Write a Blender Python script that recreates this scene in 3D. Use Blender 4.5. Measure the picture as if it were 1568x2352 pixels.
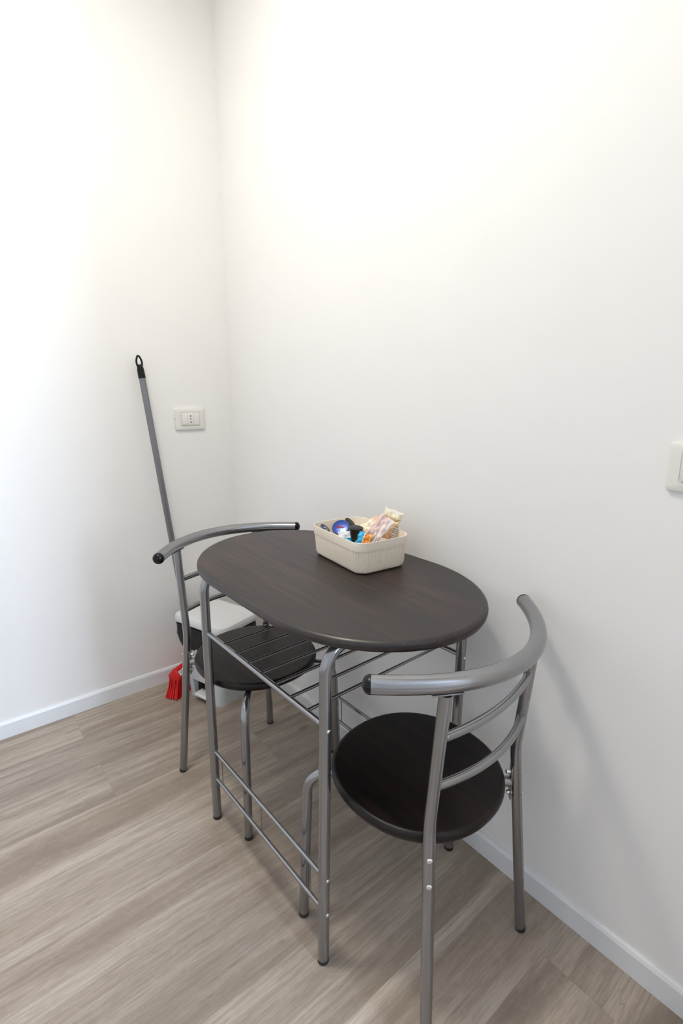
import bpy, bmesh, math, random
from mathutils import Vector, Matrix, Quaternion
random.seed(7)
PI = math.pi
for o in list(bpy.data.objects): bpy.data.objects.remove(o)
COL = bpy.context.scene.collection
scene = bpy.context.scene

# ------------------------------------------------------------------ camera
cam_data = bpy.data.cameras.new('camera')
cam = bpy.data.objects.new('camera', cam_data); COL.objects.link(cam)
cam_data.sensor_fit = 'VERTICAL'; cam_data.sensor_width = 24.0; cam_data.sensor_height = 36.0
cam_data.lens = 1173.3 * 36.0 / 2352.0
cam_data.shift_x = -47.6 / 2352.0
cam_data.shift_y = -39.9 / 2352.0
cam_data.clip_start = 0.02
R_ = Vector((0.7657, -0.6431, 0.0087)); U_ = Vector((0.1218, 0.1584, 0.9798)); B_ = Vector((-0.6315, -0.7492, 0.1996))
cam.matrix_world = Matrix(((R_.x, U_.x, B_.x, -0.9437), (R_.y, U_.y, B_.y, -1.9647), (R_.z, U_.z, B_.z, 1.1759), (0, 0, 0, 1)))
scene.camera = cam

# ------------------------------------------------------------------ world, lights, exposure
world = bpy.data.worlds.new('world'); scene.world = world; world.use_nodes = True
wb = world.node_tree.nodes['Background']
wb.inputs[0].default_value = (0.70, 0.84, 1.0, 1); wb.inputs[1].default_value = 1.0
scene.view_settings.view_transform = 'Standard'; scene.view_settings.look = 'None'
scene.view_settings.exposure = 0.0; scene.view_settings.gamma = 1.0; scene.view_settings.use_curve_mapping = False
WR = 0.0157                                   # the right wall is very slightly out of square

def area(name, loc, direction, size, size_y, power, color, shape='RECTANGLE'):
    l = bpy.data.lights.new(name, 'AREA'); l.shape = shape; l.size = size
    if shape == 'RECTANGLE': l.size_y = size_y
    l.energy = power; l.color = color
    o = bpy.data.objects.new(name, l); COL.objects.link(o); o.location = loc
    o.rotation_euler = Vector(direction).to_track_quat('-Z', 'Y').to_euler()
    return o
area('window_daylight', (-0.11, -4.22, 1.60), (0, 1, 0), 0.30, 1.38, 82, (0.64, 0.78, 1.0))
area('downlight_beam', (-0.85, -0.90, 2.665), (0, 0, -1), 0.26, 0, 16.5, (1.0, 0.935, 0.80), 'DISK')

# ------------------------------------------------------------------ materials
def mat(name, color=(.8, .8, .8), rough=.5, metal=0.0, spec=.5, **kw):
    m = bpy.data.materials.new(name); m.use_nodes = True
    b = m.node_tree.nodes['Principled BSDF']
    b.inputs['Base Color'].default_value = (*color, 1); b.inputs['Roughness'].default_value = rough
    b.inputs['Metallic'].default_value = metal; b.inputs['Specular IOR Level'].default_value = spec
    for k, v in kw.items(): b.inputs[k.replace('_', ' ')].default_value = v
    return m
class NT:
    def __init__(s, m): s.t = m.node_tree; s.b = s.t.nodes['Principled BSDF']
    def n(s, typ, **kw):
        nd = s.t.nodes.new(typ)
        for k, v in kw.items(): setattr(nd, k, v)
        return nd
    def l(s, a, b): s.t.links.new(a, b)
    def coord(s, which='Object', scale=(1, 1, 1), rot=(0, 0, 0)):
        c = s.n('ShaderNodeTexCoord'); mp = s.n('ShaderNodeMapping')
        mp.inputs['Scale'].default_value = scale; mp.inputs['Rotation'].default_value = rot
        s.l(c.outputs[which], mp.inputs[0]); return mp.outputs[0]
    def noise(s, vec, scale, detail=3, rough=.5, dist=0.0):
        nd = s.n('ShaderNodeTexNoise'); nd.inputs['Scale'].default_value = scale; nd.inputs['Detail'].default_value = detail
        nd.inputs['Roughness'].default_value = rough; nd.inputs['Distortion'].default_value = dist
        s.l(vec, nd.inputs['Vector']); return nd.outputs['Fac']
    def ramp(s, fac, stops, interp='LINEAR'):
        r = s.n('ShaderNodeValToRGB'); r.color_ramp.interpolation = interp
        e = r.color_ramp.elements
        while len(e) < len(stops): e.new(.5)
        for i, (p, c) in enumerate(stops): e[i].position = p; e[i].color = (*c, 1) if len(c) == 3 else c
        s.l(fac, r.inputs[0]); return r.outputs[0]
    def mix(s, fac, a, b, blend='MIX'):
        m = s.n('ShaderNodeMix', data_type='RGBA', blend_type=blend)
        for sock, v in ((m.inputs[0], fac), (m.inputs[6], a), (m.inputs[7], b)):
            if isinstance(v, (int, float)): sock.default_value = v
            elif isinstance(v, tuple): sock.default_value = (*v, 1)
            else: s.l(v, sock)
        return m.outputs[2]
    def math(s, op, a, b=0.0, clamp=False):
        m = s.n('ShaderNodeMath', operation=op); m.use_clamp = clamp
        for sock, v in ((m.inputs[0], a), (m.inputs[1], b)):
            if isinstance(v, (int, float)): sock.default_value = v
            else: s.l(v, sock)
        return m.outputs[0]
    def bump(s, h, strength=.2, dist=.001):
        b = s.n('ShaderNodeBump'); b.inputs['Strength'].default_value = strength; b.inputs['Distance'].default_value = dist
        s.l(h, b.inputs['Height']); s.l(b.outputs[0], s.b.inputs['Normal'])

def wall_mat():
    m = mat('white_wall_paint', (.88, .875, .865), .62, spec=.3); t = NT(m)
    v = t.coord('Object'); h = t.noise(v, 260, 3, .6); h2 = t.noise(v, 5, 2)
    t.l(t.ramp(h2, [(.3, (.880, .867, .848)), (.7, (.890, .877, .858))]), t.b.inputs['Base Color'])
    t.bump(h, .12, .0006); return m
M_WALL = wall_mat()
M_CEIL = mat('ceiling_paint', (.89, .89, .88), .7)
M_SKIRT = mat('white_skirting_lacquer', (.80, .81, .82), .35)
M_PVC = mat('window_frame_white', (.8, .8, .8), .3)
M_GLASS = mat('window_glass', (1, 1, 1), 0.0, Transmission_Weight=1.0, IOR=1.45)
M_GLASS.node_tree.nodes['Principled BSDF'].inputs['Roughness'].default_value = 0.0

def floor_mat():
    m = mat('oak_vinyl_planks', (.4, .35, .3), .42, spec=.4); t = NT(m)
    uv = t.n('ShaderNodeUVMap'); uv.uv_map = 'plank'
    at = t.n('ShaderNodeAttribute'); at.attribute_name = 'plank_random'
    rnd = at.outputs['Fac']
    sep = t.n('ShaderNodeSeparateXYZ'); t.l(uv.outputs[0], sep.inputs[0])
    off = t.n('ShaderNodeCombineXYZ')
    t.l(t.math('ADD', sep.outputs[0], t.math('MULTIPLY', rnd, 37.0)), off.inputs[0])
    t.l(t.math('ADD', sep.outputs[1], t.math('MULTIPLY', rnd, 11.0)), off.inputs[1])
    t.l(t.math('MULTIPLY', rnd, 5.0), off.inputs[2])
    def sc(sx, sy):
        mp = t.n('ShaderNodeMapping'); mp.inputs['Scale'].default_value = (sx, sy, 1); t.l(off.outputs[0], mp.inputs[0]); return mp.outputs[0]
    broad = t.noise(sc(1.3, 11), 1.0, 4, .55, .6)
    streak = t.noise(sc(4.0, 95), 1.0, 5, .62, .5)
    fine = t.noise(sc(28, 420), 1.0, 3, .6)
    flame = t.noise(sc(14, 16), 1.0, 6, .7, 2.5)
    cols = t.ramp(broad, [(.28, (.270, .222, .182)), (.44, (.385, .325, .272)), (.58, (.510, .447, .384)), (.75, (.620, .555, .487))])
    c = t.mix(t.ramp(streak, [(.33, (1, 1, 1)), (.55, (0, 0, 0))]), cols, (.265, .217, .180)); c.node.inputs[0].default_value = .5
    sfac = t.math('MULTIPLY', t.ramp(streak, [(.30, (1, 1, 1)), (.56, (0, 0, 0))]), .62)
    c = t.mix(sfac, cols, (.255, .210, .175))
    ffac = t.math('MULTIPLY', t.ramp(fine, [(.35, (1, 1, 1)), (.6, (0, 0, 0))]), .36)
    c = t.mix(ffac, c, (.22, .185, .16))
    fl = t.math('MULTIPLY', t.ramp(flame, [(.54, (0, 0, 0)), (.60, (1, 1, 1)), (.66, (0, 0, 0))]), .11)
    c = t.mix(fl, c, (.62, .56, .50))
    tone = t.ramp(rnd, [(0, (.80, .775, .76)), (.5, (.94, .905, .87)), (1, (1.07, 1.03, .99))])
    c = t.mix(1.0, c, tone, 'MULTIPLY')
    # knots
    vo = t.n('ShaderNodeTexVoronoi'); vo.inputs['Scale'].default_value = 1.0; t.l(sc(1.9, 4.2), vo.inputs['Vector'])
    kn = t.math('MULTIPLY', t.ramp(vo.outputs['Distance'], [(.0, (1, 1, 1)), (.035, (.6, .6, .6)), (.06, (0, 0, 0))]), .75)
    c = t.mix(kn, c, (.13, .105, .085))
    # thin dark cracks that follow the grain
    crack = t.noise(sc(2.2, 24), 1.0, 2, .5, .4)
    cr = t.math('MULTIPLY', t.ramp(crack, [(.495, (0, 0, 0)), (.5, (1, 1, 1)), (.505, (0, 0, 0))]), t.ramp(t.noise(sc(1.2, 3.5), 1.0, 2), [(.55, (0, 0, 0)), (.62, (1, 1, 1))]))
    c = t.mix(t.math('MULTIPLY', cr, .55), c, (.16, .13, .11))
    # seams, from the distance to the plank's long and short edges
    ed = t.n('ShaderNodeAttribute'); ed.attribute_name = 'seam'
    t.l(c, t.b.inputs['Base Color'])
    t.l(t.ramp(streak, [(.3, (.50, .50, .50)), (.7, (.38, .38, .38))]), t.b.inputs['Roughness'])
    t.bump(fine, .10, .0005)
    return m
M_FLOOR = floor_mat()
M_SEAM = mat('plank_seam', (.10, .08, .065), .7)

def wenge(name, axis='y', spec=.5, gain=1.0):
    m = mat(name, (.02, .013, .012), .36, spec=spec); t = NT(m)
    s1, s2 = ((38, 2.0, 38), (160, 5, 160)) if axis == 'y' else ((2.0, 38, 38), (5, 160, 160))
    a = t.noise(t.coord('Object', s1), 1.0, 5, .6, .7); b = t.noise(t.coord('Object', s2), 1.0, 3, .6)
    c = t.ramp(a, [(.32, tuple(gain * q for q in (.0030, .0016, .0015))), (.5, tuple(gain * q for q in (.0090, .0043, .0038))), (.68, tuple(gain * q for q in (.028, .0112, .0090)))])
    c = t.mix(t.math('MULTIPLY', t.ramp(b, [(.4, (1, 1, 1)), (.62, (0, 0, 0))]), .45), c, (.003, .002, .002))
    t.l(c, t.b.inputs['Base Color'])
    t.l(t.ramp(b, [(.3, (.42, .42, .42)), (.7, (.34, .34, .34))]), t.b.inputs['Roughness'])
    t.bump(b, .10, .0004); return m
M_WENGE = wenge('dark_wenge_laminate', 'y', .66, 1.9); M_WENGE_X = wenge('dark_wenge_laminate_seat', 'y', .33, .7)

def silver(name, col, rough):
    m = mat(name, col, rough, .9); t = NT(m)
    n = t.noise(t.coord('Object'), 900, 2); t.bump(n, .05, .0002)
    return m
M_SILVER = silver('silver_painted_tube', (.32, .32, .33), .22)
M_ZINC = mat('zinc_screw', (.75, .75, .74), .22, 1.0)
M_BLACK = mat('black_plastic', (.004, .004, .0045), .25, spec=.3)
M_RUBBER = mat('black_rubber_foot', (.02, .02, .02), .6)
M_BASKET = mat('beige_plastic', (.92, .815, .675), .45)
M_BIN = mat('white_bin_plastic', (.70, .71, .72), .35)
M_BINBODY = mat('pale_grey_bin_plastic', (.60, .62, .64), .38)
M_LINER = mat('black_bin_liner', (.003, .003, .0032), .42, spec=.3)
M_RED = mat('red_broom_plastic', (.62, .004, .006), .35)
M_STICK = silver('grey_metal_broom_stick', (.24, .24, .25), .33)
M_OUTLET = mat('ivory_outlet_plastic', (.80, .785, .74), .35)
M_FILL = mat('fill_globe_glow', (1, 1, 1), .5, Emission_Color=(1, .935, .80, 1), Emission_Strength=14.5)  # glow of the added fill globe

# ------------------------------------------------------------------ object helpers
def link(o): COL.objects.link(o); return o
def finish(bm, name, m, parent=None, smooth=True, loc=None):
    me = bpy.data.meshes.new(name); bmesh.ops.recalc_face_normals(bm, faces=bm.faces); bm.to_mesh(me); bm.free()
    mats = m if isinstance(m, (list, tuple)) else [m]
    for x in mats: me.materials.append(x)
    if smooth:
        me.polygons.foreach_set('use_smooth', [True] * len(me.polygons))
        try: me.set_sharp_from_angle(angle=math.radians(38))
        except Exception: pass
    o = link(bpy.data.objects.new(name, me))
    if parent: o.parent = parent
    if loc: o.location = loc
    return o
def tag(o, label, cat, group=None):
    o['label'] = label; o['category'] = cat
    if group: o['group'] = group
    return o
def thing(name, label, cat, loc=(0, 0, 0), rz=0.0, group=None):
    o = link(bpy.data.objects.new(name, None)); o.location = loc; o.rotation_euler = (0, 0, rz); o.empty_display_size = .05
    return tag(o, label, cat, group)
def struct(o): o['kind'] = 'structure'; return o
def box(bm, x0, x1, y0, y1, z0, z1, bevel=0.0, seg=2, mtx=None):
    r = bmesh.ops.create_cube(bm, size=1.0); vs = r['verts']
    for v in vs: v.co = Vector(((x0 + x1) / 2 + v.co.x * (x1 - x0), (y0 + y1) / 2 + v.co.y * (y1 - y0), (z0 + z1) / 2 + v.co.z * (z1 - z0)))
    if bevel > 0:
        es = {e for v in vs for e in v.link_edges}
        r2 = bmesh.ops.bevel(bm, geom=list(es) + vs, offset=bevel, segments=seg, affect='EDGES', profile=.5)
        vs = list({v for v in vs if v.is_valid} | set(r2['verts']))
    if mtx: bmesh.ops.transform(bm, matrix=mtx, verts=vs)
    return vs
def fillet(pts, radii, n=7):
    """polyline with rounded corners"""
    pts = [Vector(p) for p in pts]; out = [pts[0]]
    for i in range(1, len(pts) - 1):
        r = radii[i - 1] if isinstance(radii, (list, tuple)) else radii
        a, b, c = pts[i - 1], pts[i], pts[i + 1]; u = (a - b).normalized(); w = (c - b).normalized()
        ang = u.angle(w)
        if r <= 0 or ang > PI - .01: out.append(b); continue
        d = min(r / math.tan(ang / 2), (a - b).length * .49 if i > 1 else (a - b).length * .95, (c - b).length * .49 if i < len(pts) - 2 else (c - b).length * .95)
        p0, p1 = b + u * d, b + w * d
        rr = d * math.tan(ang / 2); cen = b + (u + w).normalized() * (rr / math.sin(ang / 2))
        v0, v1 = p0 - cen, p1 - cen; tot = v0.angle(v1); ax = v0.cross(v1).normalized()
        for k in range(n + 1): out.append(cen + Quaternion(ax, tot * k / n) @ v0)
    out.append(pts[-1]); return out
def tube(bm, pts, r, seg=20, caps=True):
    pts = [Vector(p) for p in pts]; n = len(pts)
    T = []
    for i in range(n):
        a = pts[i] - pts[i - 1] if i else pts[1] - pts[0]; b = pts[i + 1] - pts[i] if i < n - 1 else a
        T.append((a.normalized() + b.normalized()).normalized())
    ref = Vector((0, 0, 1)) if abs(T[0].z) < .9 else Vector((1, 0, 0))
    N = (ref - T[0] * ref.dot(T[0])).normalized(); rings = []
    for i in range(n):
        if i: N = (N - T[i] * N.dot(T[i])).normalized()
        Bn = T[i].cross(N); rad = r[i] if isinstance(r, (list, tuple)) else r
        rings.append([bm.verts.new(pts[i] + (N * math.cos(2 * PI * k / seg) + Bn * math.sin(2 * PI * k / seg)) * rad) for k in range(seg)])
    for a, b in zip(rings, rings[1:]):
        for k in range(seg): bm.faces.new((a[k], a[(k + 1) % seg], b[(k + 1) % seg], b[k]))
    if caps: bm.faces.new(rings[0]); bm.faces.new(rings[-1][::-1])
    return rings
def dome(bm, center, direction, r, seg=20, depth=1.0, n=6, skirt=.004):
    """rounded plug: short skirt, then a dome towards direction"""
    c = Vector(center); dn = Vector(direction).normalized()
    pts = [c - dn * skirt, c]; rad = [r, r]
    for k in range(1, n):
        a = PI / 2 * k / n; pts.append(c + dn * math.sin(a) * r * depth); rad.append(r * math.cos(a))
    pts.append(c + dn * r * depth); rad.append(r * .03)
    tube(bm, pts, rad, seg)
def rings_mesh(bm, rings, close_top=True, close_bot=True):
    vr = [[bm.verts.new(p) for p in r] for r in rings]; n = len(vr[0])
    for a, b in zip(vr, vr[1:]):
        for k in range(n): bm.faces.new((a[k], a[(k + 1) % n], b[(k + 1) % n], b[k]))
    if close_bot: bm.faces.new(vr[0][::-1])
    if close_top: bm.faces.new(vr[-1])
    return vr
def rrect(w, h, r, z, n=8, cx=0, cy=0):
    P = []
    for sx, sy, a0 in ((1, 1, 0), (-1, 1, PI / 2), (-1, -1, PI), (1, -1, 1.5 * PI)):
        for k in range(n + 1):
            t = a0 + PI / 2 * k / n; P.append(Vector((cx + sx * (w / 2 - r) + r * math.cos(t), cy + sy * (h / 2 - r) + r * math.sin(t), z)))
    return P
def spow(v, e): return math.copysign(abs(v) ** e, v)
def screw_head(name, parent, pos, direction, r=.0036, cross=True):
    bm = bmesh.new(); p = Vector(pos); dn = Vector(direction).normalized()
    tube(bm, [p - dn * .002, p, p + dn * .0008, p + dn * .0016, p + dn * .0020], [r, r, r * .93, r * .65, r * .2], 14)
    return finish(bm, name, M_ZINC, parent)

# ------------------------------------------------------------------ the room
HT = 2.68; YB = -4.2; XL = -3.1
FX = [(-.67,), (-1.13,), (-.658,), (-.209,), (-1.12,), (-1.19,), (-1.10,), (-1.17,), (-1.12,), (-.08,), (-1.15,), (-1.2,)]
def build_floor():
    bm = bmesh.new(); uvl = bm.loops.layers.uv.new('plank'); fl = bm.verts.layers.float.new('plank_random')
    W = .172; L = 1.22; g = .00012; rg = random.Random(3)
    row = 0; y = .02
    seams = bmesh.new()
    rows = int((y - YB) / W) + 2
    for i in range(rows):
        y1 = 0.0 - i * W + (.02 if i == 0 else 0); y0 = 0.0 - (i + 1) * W
        joint = FX[i % len(FX)][0] if i < len(FX) else rg.uniform(-1.0, 0)
        xs = [joint + k * L for k in range(-4, 3)]
        for xa, xb in zip(xs, xs[1:]):
            a, b = max(xa, XL), min(xb, .12)
            if b - a < .005: continue
            vs = [bm.verts.new((p[0], p[1], 0)) for p in ((a + g, y0 + g), (b - g, y0 + g), (b - g, y1 - g), (a + g, y1 - g))]
            rv = rg.random()
            for v in vs: v[fl] = rv
            f = bm.faces.new(vs)
            for lp in f.loops: lp[uvl].uv = (lp.vert.co.x, lp.vert.co.y)
    # the dark core of the boards, seen in the hairline gaps
    box(bm, XL, .12, YB, .02, -.02, -.0006)
    base = [f for f in bm.faces if f.calc_center_median().z < -.0001]
    for f in base: f.material_index = 1
    me = bpy.data.meshes.new('floor'); bm.to_mesh(me); bm.free()
    me.materials.append(M_FLOOR); me.materials.append(M_SEAM)
    return struct(link(bpy.data.objects.new('floor', me)))
build_floor()
def slab(name, m, *b, parent=None, bevel=0.0):
    bm = bmesh.new(); box(bm, *b, bevel=bevel); return finish(bm, name, m, parent, smooth=bevel > 0)
struct(slab('wall_back', M_WALL, XL - .1, .25, .004, .124, -.02, HT))
struct(slab('wall_left', M_WALL, XL - .1, XL, YB, .004, -.02, HT))
struct(slab('ceiling', M_CEIL, XL - .1, .6, YB - .1, .124, HT, HT + .1))
WX0, WX1, WZ0, WZ1 = -.27, .05, .90, 2.30           # tall narrow window in the rear wall, beyond the added stub that blocks part of its light
bm = bmesh.new(); box(bm, .004, .16, YB - .1, .12, -.02, HT)
w = struct(finish(bm, 'wall_right', M_WALL, smooth=False)); w.rotation_euler.z = WR
bm = bmesh.new()
box(bm, XL - .1, WX0, YB - .16, YB, -.02, HT); box(bm, WX1, .30, YB - .16, YB, -.02, HT)
box(bm, WX0, WX1, YB - .16, YB, -.02, WZ0); box(bm, WX0, WX1, YB - .16, YB, WZ1, HT)
struct(finish(bm, 'wall_rear', M_WALL, smooth=False))
struct(slab('wall_light_block', M_WALL, -.34, .036, -2.3, -2.1, 0, HT))  # added unseen stub that keeps window light off the right wall
ROT = Matrix.Rotation(WR, 4, 'Z')
# skirting boards with a chamfered top edge
def skirting(name, pts_len, along):
    bm = bmesh.new()
    prof = [(0.0, 0), (.010, 0), (.010, .051), (.0065, .0585), (.0035, .060), (0, .060)]   # (out of the wall, height)
    rings = []
    for s in pts_len:
        rings.append([Vector((s, .004 - p[0], p[1])) if along == 'x' else Vector((.004 - p[0], s, p[1])) for p in prof])
    rings_mesh(bm, rings); return struct(finish(bm, name, M_SKIRT, smooth=False))
skirting('baseboard_back', (XL, .02), 'x')
sk = skirting('baseboard_right', (YB, .004), 'y'); sk.rotation_euler.z = WR
# window frame and pane
bm = bmesh.new(); t_ = .045
for b in ((WX0, WX1, WZ0, WZ0 + t_), (WX0, WX1, WZ1 - t_, WZ1), (WX0, WX0 + t_, WZ0 + t_, WZ1 - t_), (WX1 - t_, WX1, WZ0 + t_, WZ1 - t_)):
    box(bm, b[0], b[1], YB - .12, YB - .07, b[2], b[3], bevel=.003)
wf = struct(finish(bm, 'window_1', M_PVC))
slab('window_pane', M_GLASS, WX0 + t_, WX1 - t_, YB - .098, YB - .092, WZ0 + t_, WZ1 - t_, parent=wf)

dl = thing('downlight', 'flat round downlight set in the ceiling over the table', 'lamp', (-.85, -.90, HT))
bm = bmesh.new(); R0 = [[Vector((r * math.cos(2 * PI * k / 40), r * math.sin(2 * PI * k / 40), z)) for k in range(40)] for r, z in ((.165, 0), (.165, -.004), (.16, -.010), (.145, -.010), (.140, -.004), (.140, 0))]
rings_mesh(bm, R0, False, False); finish(bm, 'trim_ring', M_PVC, dl)
# added fill light: an unseen glowing globe that brightens the corner
lamp = thing('fill_globe', 'added fill light, a glowing globe hung out of view', 'lamp', (-1.25, -1.25, HT))
bm = bmesh.new(); tube(bm, [(0, 0, 0), (0, 0, -.018), (0, 0, -.028)], [.055, .055, .012], 32); finish(bm, 'ceiling_rose', M_PVC, lamp)
bm = bmesh.new(); tube(bm, [(0, 0, -.02), (0, 0, -.20)], .004, 10); finish(bm, 'cord', M_PVC, lamp)
bm = bmesh.new(); bmesh.ops.create_uvsphere(bm, u_segments=32, v_segments=20, radius=.12, matrix=Matrix.Translation((0, 0, -.32))); finish(bm, 'globe', M_FILL, lamp)

# ------------------------------------------------------------------ table
TX, TY, TA = -.2471, -1.0124, .0256
table = thing('bistro_table', 'dark brown oblong bistro table with rounded ends and silver tube frame', 'table', (TX, TY, 0), TA)
# local axes: +x towards the right wall, -y towards the camera end
def table_outline(inset, z, L=.833, W=.488, a=.281, n=40):
    hL, hW = L / 2 - inset, W / 2 - inset; a = a - inset * .3; e = 2 / 1.96; P = []
    for k in range(n + 1):
        t = -PI / 2 + PI * k / n; P.append(Vector((hW * spow(math.sin(t), e), -(hL - a + a * spow(math.cos(t), e)), z)))
    for k in range(n + 1):
        t = -PI / 2 + PI * k / n; P.append(Vector((-hW * spow(math.sin(t), e), (hL - a + a * spow(math.cos(t), e)), z)))
    return P
def bullnose(outline, z_top, T, name, parent, m):
    prof = [(.016, z_top - T), (.007, z_top - T), (.0030, z_top - T + .0022), (.0007, z_top - T + .0062), (0, z_top - T * .5), (.0008, z_top - .0065), (.0030, z_top - .0028), (.0068, z_top - .0006), (.0085, z_top - .0002), (.011, z_top)]
    bm = bmesh.new(); rings_mesh(bm, [outline(i, z) for i, z in prof]); o = finish(bm, name, m, parent)
    return o
bullnose(table_outline, .75, .022, 'tabletop', table, M_WENGE)
LX, LY = .2035, .2475; LR = .0118; RAILZ = .557
for sx in (-1, 1):
    for sy in (-1, 1):
        bm = bmesh.new(); x0, y0 = sx * .206, sy * .2445
        tube(bm, fillet([(x0, y0, .008), (sx * .2035, sy * .2555, .715), (0, sy * .2555, .715)], .048, 9), LR, 22)
        leg = finish(bm, 'leg', M_SILVER, table)
        bm = bmesh.new(); tube(bm, [(x0, y0, 0), (x0, y0, .002), (x0, y0, .010)], [LR * .9, LR * 1.02, LR * 1.02], 20); finish(bm, 'foot_cap', M_RUBBER, leg)
        for z in (.553, .213, .128):
            yy = sy * (.2445 + .011 * z / .715); screw_head('screw', leg, (sx * .2045, yy + sy * (LR + .0002), z), (0, sy, 0), .0042)
# shelf: two rails and seven cross rods
for sx in (-1, 1):
    bm = bmesh.new(); tube(bm, [(sx * .204, -.2535, RAILZ), (sx * .204, .2535, RAILZ)], .0062, 16); finish(bm, 'shelf_rail', M_SILVER, table)
    for z in (.213, .129):
        bm = bmesh.new(); tube(bm, [(sx * .205, -.246, z), (sx * .205, .246, z)], .0050, 14); finish(bm, 'stretcher', M_SILVER, table)
    for l in (-.2, 0.0, .2):
        bm = bmesh.new(); tube(bm, [(sx * .205, -l, .127), (sx * .205, -l, .215)], .0013, 8); finish(bm, 'spacer_wire', M_SILVER, table)
for l in (-.155, -.096, -.038, .019, .076, .136, .195):
    bm = bmesh.new(); tube(bm, [(-.204, -l, .561), (.204, -l, .561)], .0036, 12); finish(bm, 'shelf_rod', M_SILVER, table)

# ------------------------------------------------------------------ chairs   (local: +y forward, +x right)
def seat_outline(inset, z, n=72):
    a, b, e = .1795 - inset, .1708 - inset, 2 / 2.13
    return [Vector((b * spow(math.sin(2 * PI * k / n), e), a * spow(math.cos(2 * PI * k / n), e), z)) for k in range(n)]
def rear_at(z):
    if z < .4582: t = z / .4582; return (.1661 + t * (.1403 - .1661), -(.1767 + t * (.1458 - .1767)))
    t = (z - .4582) / (.7143 - .4582); return (.1403 + t * (.1432 - .1403), -(.1458 + t * (.169 - .1458)))
def bez(t):
    P0, P1 = Vector((.2324, -.092)), Vector((.082, -.2582)); P2, P3 = Vector((-P1.x, P1.y)), Vector((-P0.x, P0.y))
    return P0 * (1 - t) ** 3 + P1 * 3 * t * (1 - t) ** 2 + P2 * 3 * t * t * (1 - t) + P3 * t ** 3
def make_chair(name, label, loc, rz):
    c = thing(name, label, 'chair', loc, rz, None)
    bullnose(seat_outline, .4122, .022, 'seat', c, M_WENGE_X)
    R = .0110
    for s in (-1, 1):
        # rear leg runs up into the backrest upright
        bm = bmesh.new(); b0, b1 = rear_at(.008), rear_at(.4582); b2 = (.1432, -.169)
        tube(bm, fillet([(s * b0[0], b0[1], .008), (s * b1[0], b1[1], .4582), (s * b2[0], b2[1], .716)], .25, 8), R, 20)
        leg = finish(bm, 'leg', M_SILVER, c)
        bm = bmesh.new(); p = (s * .1661, -.1767); tube(bm, [(*p, 0), (*p, .003), (*p, .011)], [R * .8, R * 1.04, R * 1.04], 18); finish(bm, 'foot_cap', M_RUBBER, leg)
        dn = Vector((s, -1.0, 0)).normalized()
        for z in (.4005, .352):
            q = rear_at(z); qv = Vector((s * q[0], q[1], z))
            screw_head('screw', leg, qv + dn * (R - .0002), dn, .0052)
            bm = bmesh.new(); tube(bm, [qv - dn * R, qv - dn * (R + .009), qv - dn * (R + .011)], [.0048, .0048, .003], 12); finish(bm, 'nut', M_ZINC, leg)
        # welded bracket plate between leg and seat tube
        q = rear_at(.376); mt = Matrix.Translation(Vector((s * q[0], q[1], 0)) - dn * (R + .0015)) @ Matrix.Rotation(math.atan2(dn.y, dn.x), 4, 'Z'); bm = bmesh.new()
        box(bm, -.0015, .0015, -.009, .009, .339, .414, bevel=.0012, mtx=mt)
        finish(bm, 'bracket', M_SILVER, c)
        # flat plate and screws that hold the top tube
        k = Vector((s * .1432, -.169)); tt = .5 - s * .272
        best = min((abs(bez(i / 200).x - s * .1432), i / 200) for i in range(201))[1]
        pt = bez(best); d2 = (bez(best + .01) - bez(best - .01)).normalized()
        an = math.atan2(d2.y, d2.x); mt = Matrix.Translation((pt.x, pt.y, .7185)) @ Matrix.Rotation(an, 4, 'Z')
        bm = bmesh.new(); box(bm, -.026, .026, -.0085, .0085, -.0016, .0016, bevel=.001, mtx=mt); pl = finish(bm, 'rail_plate', M_SILVER, c)
        for u in (-.020, .020):
            v = mt @ Vector((u, 0, -.0016)); screw_head('screw', pl, v, (0, 0, -1), .0034)
        # front leg bends under the seat and meets its twin
        bm = bmesh.new(); f0 = (s * .1634, .1809)
        tube(bm, fillet([(f0[0], f0[1], .008), (s * .1550, .1700, .3785), (s * .012, .014, .3785)], .050, 9), R, 20)
        leg = finish(bm, 'leg', M_SILVER, c)
        bm = bmesh.new(); tube(bm, [(*f0, 0), (*f0, .003), (*f0, .011)], [R * .8, R * 1.04, R * 1.04], 18); finish(bm, 'foot_cap', M_RUBBER, leg)
    # seat frame: bars run diagonally from the rear brackets to the middle, where the front legs meet them
    q = rear_at(.376); bm = bmesh.new()
    for s in (-1, 1): tube(bm, fillet([(s * (q[0] - R * .70 - .001), q[1] + R * .70 + .001, .377), (s * .095, -.104, .3785), (s * .012, -.014, .3785)], .03, 5), .0105, 16)
    finish(bm, 'seat_frame', M_SILVER, c)
    # top rail with two black plugs
    bm = bmesh.new(); pts = [Vector((*bez(i / 40), .7344)) for i in range(41)]
    tube(bm, pts, .0152, 28); rail = finish(bm, 'top_rail', M_SILVER, c)
    for a, b in ((pts[0], pts[1]), (pts[-1], pts[-2])):
        bm = bmesh.new(); dome(bm, a, a - b, .0155, 26, .85, 7, .001); finish(bm, 'end_cap', M_BLACK, rail)
    for z, dd in ((.6313, .0213), (.5369, .0285)):
        q = rear_at(z); bm = bmesh.new()
        tube(bm, [(q[0] * s, q[1] - dd * (1 - s * s), z) for s in [i / 12 for i in range(-12, 13)]], .0078, 16)
        sl = finish(bm, 'backrest_slat', M_SILVER, c)
        for s in (-1, 1): screw_head('screw', sl, (s * (q[0] - .0085), q[1] - .0075, z + .0035), (0, -1, .2), .0028)
    return c
make_chair('dining_chair', 'silver tube chair with round dark seat at the near end of the table', (-.249, -1.3246, 0), .0665)
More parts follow.
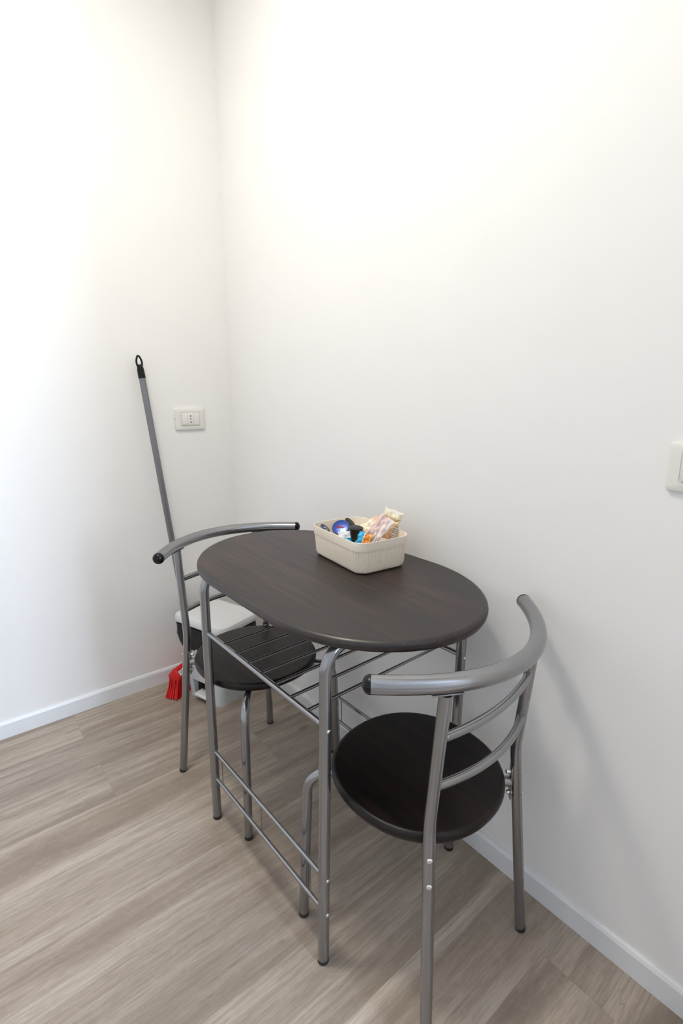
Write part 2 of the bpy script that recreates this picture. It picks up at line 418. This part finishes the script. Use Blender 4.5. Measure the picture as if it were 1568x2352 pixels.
make_chair('dining_chair', 'silver tube chair with round dark seat at the far end, before the bin', (-.281, -.6945, 0), 3.2478)

# ------------------------------------------------------------------ basket on the table
BX, BY, BR = -.1373, -.996, -.094; BZ = .750
bas = thing('storage_basket', 'ribbed beige plastic basket of sachets and coffee pods standing on the table', 'basket', (BX, BY, BZ), BR)
def ribbed(w, h, r, z, amp, per=8):
    base = rrect(w, h, r, z, 10); n = len(base); out = []
    L = [0.0]
    for i in range(n): L.append(L[-1] + (base[(i + 1) % n] - base[i]).length)
    N = 1408
    j = 0
    for k in range(N):
        s = L[-1] * k / N
        while L[j + 1] < s: j += 1
        f = (s - L[j]) / max(L[j + 1] - L[j], 1e-9); a, b = base[j], base[(j + 1) % n]; p = a.lerp(b, f)
        t = (b - a).normalized(); nn = Vector((t.y, -t.x, 0)); ph = (k % per) / per
        out.append(p + nn * amp * (abs(math.sin(PI * ph)) - .5))
    return out
bm = bmesh.new()
rg = [ribbed(.124, .198, .022, .0, 0), ribbed(.136, .211, .026, .0012, 0), ribbed(.1445, .220, .029, .0050, .0004), ribbed(.1478, .2235, .030, .012, .0013), ribbed(.1545, .2280, .031, .0575, .0013), ribbed(.1550, .2283, .031, .0585, 0)]
rings_mesh(bm, rg, close_top=False)
body = finish(bm, 'basket_body', M_BASKET, bas)
bm = bmesh.new()
prof = [(.1550, .2283, .0575), (.1575, .2308, .0578), (.1582, .2315, .060), (.1592, .2325, .0785), (.1590, .2323, .0798), (.1575, .2308, .0804), (.1556, .2289, .0800), (.1548, .2281, .0785), (.1535, .2268, .066), (.1490, .2225, .0600), (.1440, .2195, .012), (.1380, .2135, .0035), (.1200, .194, .0022)]
rings_mesh(bm, [rrect(a, b, .031 if i < 10 else .028, z, 10) for i, (a, b, z) in enumerate(prof)], close_bot=False)
finish(bm, 'rim', M_BASKET, bas)

# basket contents: each its own thing
def stripes_mat(name, stops, axis='x', interp='CONSTANT', rough=.25, extra=None, scale=1.0, alpha=None, size=(.1, .1)):
    m = mat(name, (.8, .8, .8), rough, 0.0, .6); t = NT(m)
    c = t.n('ShaderNodeTexCoord'); sp = t.n('ShaderNodeSeparateXYZ'); t.l(c.outputs['Object'], sp.inputs[0])
    n = t.noise(c.outputs['Object'], 45, 3)
    i = {'x': 0, 'y': 1}[axis]
    f = t.math('ADD', t.math('DIVIDE', sp.outputs[i], size[i]), .5)
    f = t.math('ADD', f, t.math('MULTIPLY', t.math('SUBTRACT', n, .5), .22))
    col = t.ramp(f, stops, interp)
    if extra: col = extra(t, sp, c, col, size)
    t.l(col, t.b.inputs['Base Color'])
    cr = t.noise(c.outputs['Object'], 120, 3, .6, 1.5); t.bump(cr, .35, .0012)
    return m
def packet(name, label, cat, loc, rot, w, h, th, m, seed, crimp=.006):
    """pillow packet: puffed middle, two crimped ends, crumpled"""
    rg = random.Random(seed); bm = bmesh.new(); nx, ny = 26, 32
    ph = [rg.uniform(0, 6.28) for _ in range(8)]
    def P(i, j, side):
        u, v = i / nx * 2 - 1, j / ny * 2 - 1
        yy = v * h / 2; edge = max(0.0, 1 - abs(v) ** 4); ed2 = max(0.0, 1 - abs(u) ** 3.0)
        z = side * th / 2 * (edge ** .8) * (ed2 ** .55)
        cr = (math.sin(u * 7 + v * 5 + ph[0]) + math.sin(u * -5 + v * 9 + ph[1]) + .7 * math.sin(u * 13 + v * 4 + ph[2]) + .6 * math.sin(v * 17 + ph[5])) * .0011
        z += cr * (edge * .7 + .3) * (1 if side > 0 else .6)
        pinch = 1 - .10 * edge
        return Vector((u * w / 2 * pinch + math.sin(v * 9 + ph[3]) * .0012, yy + math.sin(u * 6 + ph[4]) * .001, z + math.sin(u * 2 + ph[6]) * .002 * (abs(v) ** 2)))
    g = {}
    for side in (1, -1):
        for i in range(nx + 1):
            for j in range(ny + 1):
                if side < 0 and (i in (0, nx) or j in (0, ny)): g[(side, i, j)] = g[(1, i, j)]; continue
                g[(side, i, j)] = bm.verts.new(P(i, j, side))
    for side in (1, -1):
        for i in range(nx):
            for j in range(ny):
                q = [g[(side, i, j)], g[(side, i + 1, j)], g[(side, i + 1, j + 1)], g[(side, i, j + 1)]]
                try: bm.faces.new(q if side > 0 else q[::-1])
                except ValueError: pass
    o = finish(bm, name, m); o.location = loc; o.rotation_euler = rot
    return tag(o, label, cat)
def look_rot(normal, up=(0, 0, 1), spin=0.0):
    """rotation whose local z is normal and local y is close to up"""
    z = Vector(normal).normalized(); y = Vector(up); y = (y - z * y.dot(z)).normalized(); x = y.cross(z)
    m = Matrix((x, y, z)).transposed() @ Matrix.Rotation(spin, 3, 'Z'); return m.to_euler()

def pod(label, loc, normal, lidmat, bodymat, spin=0.0, r=.0185, h=.024, marks=None, flare=.92):
    t = thing('coffee_pod', label, 'coffee pod', loc); t.rotation_euler = look_rot(normal, (0, 0, 1), spin)
    bm = bmesh.new(); tube(bm, [(0, 0, -h), (0, 0, -h + .001), (0, 0, -.003), (0, 0, -.0012), (0, 0, -.0008), (0, 0, 0)], [r * .60, r * .66, r * (flare - .04), r * flare, r * 1.06, r * 1.06], 40); finish(bm, 'pod_cup', bodymat, t)
    bm = bmesh.new(); tube(bm, [(0, 0, .0001), (0, 0, .0006), (0, 0, .0009)], [r * 1.02, r * 1.0, r * .93], 40); lid = finish(bm, 'pod_lid', lidmat, t)
    if marks:
        for pts, rad, mm in marks:
            bm = bmesh.new(); tube(bm, [Vector((p[0], p[1], .0011)) for p in pts], rad, 8); o = finish(bm, 'lettering', mm, lid); o.scale.z = 1
    return t
M_BLUE = mat('blue_foil_lid', (.012, .055, .30), .22, .3)
M_NAVY = mat('navy_foil_lid', (.05, .06, .11), .22, .4)
M_REDINK = mat('red_ink', (.75, .05, .05), .4)
M_WHITEINK = mat('white_ink', (.85, .85, .88), .4)
script_ = [[(-.011 + .0034 * i, .0012 + (.0030 if (i % 2 == 0) else -.0028)) for i in range(7)]]
mk = [([(-.0115, -.001), (-.0095, .0035), (-.0085, -.003), (-.0060, .0015), (-.0048, -.0030), (-.0022, .0020), (-.0010, -.0026), (.0018, .0022), (.0028, -.0026), (.0055, .0020), (.0068, -.0026), (.0105, .0036)], .0015, M_REDINK),
      ([(-.0085, -.0088), (-.0030, -.0112), (.0030, -.0108)], .0006, M_WHITEINK)]
pod('coffee pod with a blue lid and red lettering, leaning in the beige basket', (-.1500, -.9360, .8235), (-.50, -.34, .66), M_BLUE, M_BLACK, -.10, r=.0220, marks=mk)
pod('navy and silver coffee pod in the left corner of the beige basket', (-.1790, -.9080, .8180), (.35, -.55, .62), M_NAVY, mat('clear_grey_pod', (.30, .31, .34), .2), 0, r=.0160,
    marks=[([(-.008, .003), (0, .005), (.008, .002)], .0008, M_WHITEINK), ([(-.007, -.003), (.001, -.002), (.007, -.005)], .0008, M_WHITEINK)])
pod('black coffee pod lying on its side behind the blue lidded pod', (-.1110, -.9300, .8260), (.30, -.50, .55), M_BLACK, M_BLACK, 0, r=.0185)
pod('upright black coffee pod in the middle of the beige basket', (-.1600, -1.0120, .8400), (-.05, -.10, 1), M_BLACK, M_BLACK, 0, r=.0170, h=.036, flare=1.04)
M_SACHET = stripes_mat('cyan_white_sachet', [(0, (.01, .40, .68)), (.50, (.78, .82, .86)), (.62, (.75, .78, .82))], 'y', size=(.06, .05))
packet('sachet', 'small cyan and white sachet below the blue lidded pod', 'sachet', (-.1700, -.9830, .8070), look_rot((-.6, -.5, .75), (.55, .5, .6), 0), .046, .044, .006, M_SACHET, 3)
M_PK1 = stripes_mat('cyan_orange_wrapper', [(0, (.02, .38, .70)), (.42, (.82, .72, .45)), (.50, (.72, .22, .02)), (.82, (.80, .42, .08))], 'x', size=(.038, .06))
packet('snack_packet', 'cyan and orange snack packet in the near corner of the beige basket', 'packet', (-.1775, -1.0580, .8150), look_rot((-.75, -.55, .50), (.42, .0, .8)), .038, .052, .009, M_PK1, 5)
def pk2_extra(t, sp, c, col, size):
    # rows of small brown print near one end
    wv = t.n('ShaderNodeTexWave'); wv.wave_type = 'BANDS'; wv.inputs['Scale'].default_value = 60; wv.inputs['Distortion'].default_value = 6; t.l(c.outputs['Object'], wv.inputs['Vector'])
    mask = t.math('MULTIPLY', t.math('LESS_THAN', sp.outputs[1], -size[1] * .16), t.math('GREATER_THAN', sp.outputs[1], -size[1] * .40))
    mask = t.math('MULTIPLY', mask, t.math('GREATER_THAN', wv.outputs['Fac'], .78))
    return t.mix(t.math('MULTIPLY', mask, .8), col, (.18, .09, .09))
M_PK2 = stripes_mat('pink_clear_wrapper', [(0, (.80, .66, .62)), (.32, (.60, .42, .39)), (.60, (.74, .58, .55)), (.8, (.84, .76, .74))], 'x', 'LINEAR', size=(.05, .085), extra=pk2_extra, rough=.2)
packet('snack_packet', 'crinkled pale pink snack packet lying across the beige basket rim', 'packet', (-.1340, -1.0660, .8420), look_rot((-.62, -.62, .62), (.66, -.12, .62)), .044, .082, .016, M_PK2, 9)
M_PK4 = stripes_mat('cream_orange_wrapper', [(0, (.86, .70, .30)), (.3, (.90, .80, .52)), (.70, (.88, .80, .66)), (.9, (.78, .48, .28))], 'y', 'LINEAR', size=(.05, .08))
packet('snack_packet', 'cream and yellow snack packet behind the pink packet', 'packet', (-.1270, -1.0180, .8360), look_rot((-.55, -.30, .75), (.66, -.30, .52)), .040, .074, .010, M_PK4, 12)
def pk3_extra(t, sp, c, col, size):
    dx = t.math('DIVIDE', t.math('ADD', sp.outputs[0], .004), .0075); dy = t.math('DIVIDE', t.math('ADD', sp.outputs[1], .004), .012)
    d = t.math('ADD', t.math('MULTIPLY', dx, dx), t.math('MULTIPLY', dy, dy))
    col = t.mix(t.math('LESS_THAN', d, 1.25), col, (.85, .86, .88)); col = t.mix(t.math('LESS_THAN', d, 1.0), col, (.03, .17, .45))
    vo = t.n('ShaderNodeTexVoronoi'); vo.inputs['Scale'].default_value = 260; t.l(c.outputs['Object'], vo.inputs['Vector'])
    band = t.math('MULTIPLY', t.math('GREATER_THAN', sp.outputs[1], .011), t.math('LESS_THAN', sp.outputs[1], .0185))
    col = t.mix(t.math('MULTIPLY', band, t.math('LESS_THAN', vo.outputs['Distance'], .42)), col, (.22, .10, .03))
    wv = t.n('ShaderNodeTexWave'); wv.wave_type = 'BANDS'; wv.bands_direction = 'Y'; wv.inputs['Scale'].default_value = 55; wv.inputs['Distortion'].default_value = 3; t.l(c.outputs['Object'], wv.inputs['Vector'])
    side = t.math('MULTIPLY', t.math('GREATER_THAN', sp.outputs[0], .010), t.math('LESS_THAN', sp.outputs[1], .0))
    return t.mix(side, col, t.ramp(wv.outputs['Fac'], [(.35, (.30, .24, .22)), (.6, (.72, .66, .60))]))
M_PK3 = stripes_mat('orange_yellow_wrapper', [(0, (.60, .34, .18)), (.25, (.76, .46, .26)), (.50, (.80, .50, .24)), (.66, (.90, .74, .38)), (.90, (.88, .84, .72))], 'y', 'LINEAR', size=(.05, .085), extra=pk3_extra)
packet('snack_packet', 'orange and yellow snack packet with a blue spot, in the basket corner', 'packet', (-.0820, -1.0520, .8440), look_rot((-.62, -.70, .22), (.25, -.05, .95), -.10), .050, .076, .010, M_PK3, 21)

# ------------------------------------------------------------------ pedal bin in the corner
BA = math.radians(18)
bn = thing('pedal_bin', 'white plastic pedal bin with a black liner in the corner behind the far chair', 'bin', (-.190, -.205, 0), BA)
bn.scale = (1, 1, 1.035)
# local: -x is the pedal face
def body_ring(z, notch=False):
    t = z / .29; w = .150 + .030 * t; h = .186 + .055 * t
    return w, h
bm = bmesh.new()
rs = []
for z in (.075, .12, .18, .24, .285): w_, h_ = body_ring(z); rs.append(rrect(w_, h_, .028, z, 8))
rings_mesh(bm, rs); finish(bm, 'bin_body', M_BINBODY, bn)
bm = bmesh.new()
def notch_ring(z):
    w_, h_ = body_ring(z); P = rrect(w_, h_, .026, z, 8); nh = h_ * .29
    # find the pedal face segment (between corner 2 end and corner 3 start) and cut a notch into it
    i = 9 * 2 - 1
    return P[:i + 1] + [Vector((-w_ / 2, nh, z)), Vector((-w_ / 2 + .07, nh * .9, z)), Vector((-w_ / 2 + .07, -nh * .9, z)), Vector((-w_ / 2, -nh, z))] + P[i + 1:]
rings_mesh(bm, [notch_ring(0), notch_ring(.02), notch_ring(.0755)]); finish(bm, 'bin_base', M_BINBODY, bn)
bm = bmesh.new(); box(bm, -.058, -.012, -.0535, .0535, .004, .0748); finish(bm, 'pedal_recess', M_BLACK, bn)
bm = bmesh.new(); box(bm, -.096, -.050, -.036, .036, .020, .033, bevel=.005, seg=3); finish(bm, 'pedal', M_BIN, bn)
def dense(P, N):
    L = [0.0]; n = len(P)
    for i in range(n): L.append(L[-1] + (P[(i + 1) % n] - P[i]).length)
    out = []; j = 0
    for k in range(N):
        d = L[-1] * k / N
        while L[j + 1] < d: j += 1
        out.append(P[j].lerp(P[(j + 1) % n], (d - L[j]) / max(L[j + 1] - L[j], 1e-9)))
    return out
# liner: black bag folded over the rim
bm = bmesh.new(); rs = []; rg_ = random.Random(5)
for z, off in ((.203, .004), (.222, .007), (.250, .0095), (.275, .0095), (.292, .007), (.298, -.004)):
    w_, h_ = body_ring(min(z, .29)); ring = dense(rrect(w_ + off * 2, h_ + off * 2, .030, z, 12), 160)
    for k, p in enumerate(ring):
        a = math.sin(k * 1.7 + z * 60) * .0009 + math.sin(k * .25 + z * 190) * .0016 + math.sin(k * .6 - z * 140) * .0010
        n_ = Vector((p.x, p.y, 0)).normalized(); p += n_ * a
        if z < .21: p.z += math.sin(k * .45) * .006 + math.sin(k * 1.3) * .003
    rs.append(ring)
rings_mesh(bm, rs, close_bot=False); finish(bm, 'bin_liner', M_LINER, bn)
bm = bmesh.new()
rings_mesh(bm, [rrect(.188, .262, .030, .298, 8), rrect(.196, .270, .034, .299, 8), rrect(.200, .274, .036, .304, 8), rrect(.1985, .2725, .035, .316, 8), rrect(.192, .266, .032, .3235, 8), rrect(.180, .254, .028, .3265, 8), rrect(.15, .22, .022, .328, 8)])
lid = finish(bm, 'lid', M_BIN, bn)
bm = bmesh.new(); tube(bm, [(.094, -.05, .297), (.094, .05, .297)], .007, 12); finish(bm, 'hinge', M_BIN, lid)

# ------------------------------------------------------------------ broom leaning in the corner
br = thing('broom', 'red bristled broom with a grey handle leaning on the back wall beside the bin', 'broom', (-.235, -.067, 0), math.radians(30))
bm = bmesh.new()
hl = .132
for_r = [(0, .046, .070), (0, .052, .074), (0, .056, .079), (0, .055, .086), (0, .022, .108), (0, .014, .110)]
rings_mesh(bm, [[v + Vector((.005, 0, 0)) for v in rrect(hl * 2 - .010 - (.010 if i > 3 else 0), wd[1], .006, wd[2], 4)] for i, wd in enumerate(for_r)])
head = finish(bm, 'broom_head', M_RED, br)
sl0, sl1 = Vector((0, -.0272, .0868)), Vector((0, -.0113, .1076)); sn = Vector((0, -(sl1.z - sl0.z), (sl1.y - sl0.y))).normalized()
def slope_quad(bm, xa, xb, ta, tb, lift):
    pa, pb = sl0.lerp(sl1, ta) + sn * lift, sl0.lerp(sl1, tb) + sn * lift; q = sn * .0006
    vs = [bm.verts.new(v) for v in (pa + Vector((xa, 0, 0)), pa + Vector((xb, 0, 0)), pb + Vector((xb, 0, 0)), pb + Vector((xa, 0, 0)))]
    vt = [bm.verts.new(v.co - q) for v in vs]
    bm.faces.new(vs); bm.faces.new(vt[::-1])
    for k in range(4): bm.faces.new((vs[k], vt[k], vt[(k + 1) % 4], vs[(k + 1) % 4]))
bm = bmesh.new(); slope_quad(bm, -hl + .020, -hl + .090, .10, .85, .0006); lab = finish(bm, 'label', mat('white_sticker', (.80, .76, .74), .5), head, smooth=False)
bm = bmesh.new()
for k in range(4): slope_quad(bm, -hl + .026, -hl + .070 - .006 * (k % 2), .24 + k * .13, .28 + k * .13, .0012)
finish(bm, 'label_print', mat('grey_print', (.30, .25, .25), .6), head, smooth=False)
# bristles: many fine tufts in one bristle block
bm = bmesh.new(); rb = random.Random(11)
NX, NY = 30, 6
for i in range(NX):
    for j in range(NY):
        for k in range(5):
            u = (i + .5) / NX * 2 - 1; v = (j + .5) / NY * 2 - 1
            x0, y0 = u * (hl - .010), v * .021
            x1 = x0 + u ** 3 * .024 + rb.uniform(-.004, .004); y1 = y0 * 1.35 + rb.uniform(-.004, .004); z1 = .0012 + rb.uniform(0, .003)
            xm, ym = x0 * .6 + x1 * .4 + rb.uniform(-.001, .001), y0 * .6 + y1 * .4
            tube(bm, [(x0 + rb.uniform(-.003, .003), y0 + rb.uniform(-.002, .002), .074), (xm, ym, .038), (x1, y1, z1)], [.0025, .0027, .0021], 5)
bris = finish(bm, 'bristles', M_RED, br); bris['kind'] = 'stuff'
Mi = Matrix.Rotation(-math.radians(30), 3, 'Z')
def bl(p): v = Vector(p) - Vector((-.235, -.067, 0)); return Mi @ v
p0, p1 = Vector((-.235, -.067, .100)), Vector((-.3435, -.028, 1.216))
dirh = (p1 - p0).normalized()
bm = bmesh.new(); tube(bm, [bl(p0 - dirh * .005), bl(p0 + dirh * .05)], [.017, .0135], 20); finish(bm, 'socket', M_RED, head)
bm = bmesh.new(); tube(bm, [bl(p0 + dirh * .03), bl(p1)], .0112, 20); hd = finish(bm, 'handle', M_STICK, br)
# a lighter wrap label on the handle
# black grip with a hanging loop
bm = bmesh.new(); q = p1 - dirh * .004
tube(bm, [bl(q), bl(q + dirh * .030), bl(q + dirh * .040)], [.0125, .0120, .0100], 20)
side = Vector((1, .1, 0)); side = (side - dirh * side.dot(dirh)).normalized()
loop = []
for k in range(25):
    t = 2 * PI * k / 24 + PI / 2 * 3; cx = math.cos(t) * .0098; cy = math.sin(t) * .022
    cx *= 1.0 - .25 * (math.sin(t) > 0) * math.sin(t)
    loop.append(bl(q + dirh * (.056 + cy) + side * cx))
tube(bm, loop, .0034, 8, caps=False)
tube(bm, [bl(q + dirh * .036), bl(q + dirh * .048)], [.0105, .0060], 12)
finish(bm, 'hanging_cap', M_BLACK, hd)

# ------------------------------------------------------------------ wall outlets
def outlet(label, origin, rz, holes=True):
    """local: x along the wall, -y out of the wall, origin at the plate centre on the wall"""
    t = thing('wall_outlet', label, 'outlet', origin, rz)
    bm = bmesh.new(); R = []
    for w_, h_, y_ in ((.1165, .0845, 0), (.1165, .0845, .004), (.1145, .0825, .0070), (.108, .076, .0085), (.076, .054, .0088), (.0745, .0525, .0075)):
        R.append([Vector((p.x, -y_, p.y)) for p in rrect(w_, h_, .007 if w_ > .1 else .003, 0, 5)])
    rings_mesh(bm, R); finish(bm, 'plate', M_OUTLET, t)
    bm = bmesh.new(); R = []
    for w_, h_, y_ in ((.0700, .0480, .007), (.0700, .0480, .0098), (.0685, .0465, .0108)):
        R.append([Vector((p.x, -y_, p.y)) for p in rrect(w_, h_, .002, 0, 3)])
    rings_mesh(bm, R); ins = finish(bm, 'insert', M_OUTLET, t)
    for dx in (-.0235, 0, .0235):
        bm = bmesh.new(); box(bm, dx - .0108, dx + .0108, -.0118, -.0100, -.0215, .0215, bevel=.0006); md = finish(bm, 'module', M_OUTLET, ins)
    if holes:
        for dz in (-.0115, 0, .0115):
            bm = bmesh.new(); tube(bm, [(0, -.0100, dz), (0, -.01195, dz)], .0024, 14); finish(bm, 'contact_hole', M_BLACK, ins)
    return t
o1 = outlet('white rectangular wall socket with three holes on the back wall beside the broom handle', (-.1662, .004, 1.0620), 0)
bm = bmesh.new(); box(bm, -.0590, -.0575, -.0035, -.001, -.0025, .0025); finish(bm, 'release_slot', M_BLACK, o1, smooth=False)
yy = -1.6925
o2 = outlet('white wall socket plate cut by the right edge of the frame, on the right wall', (-yy * WR + .004, yy, 1.0525), WR - PI / 2)
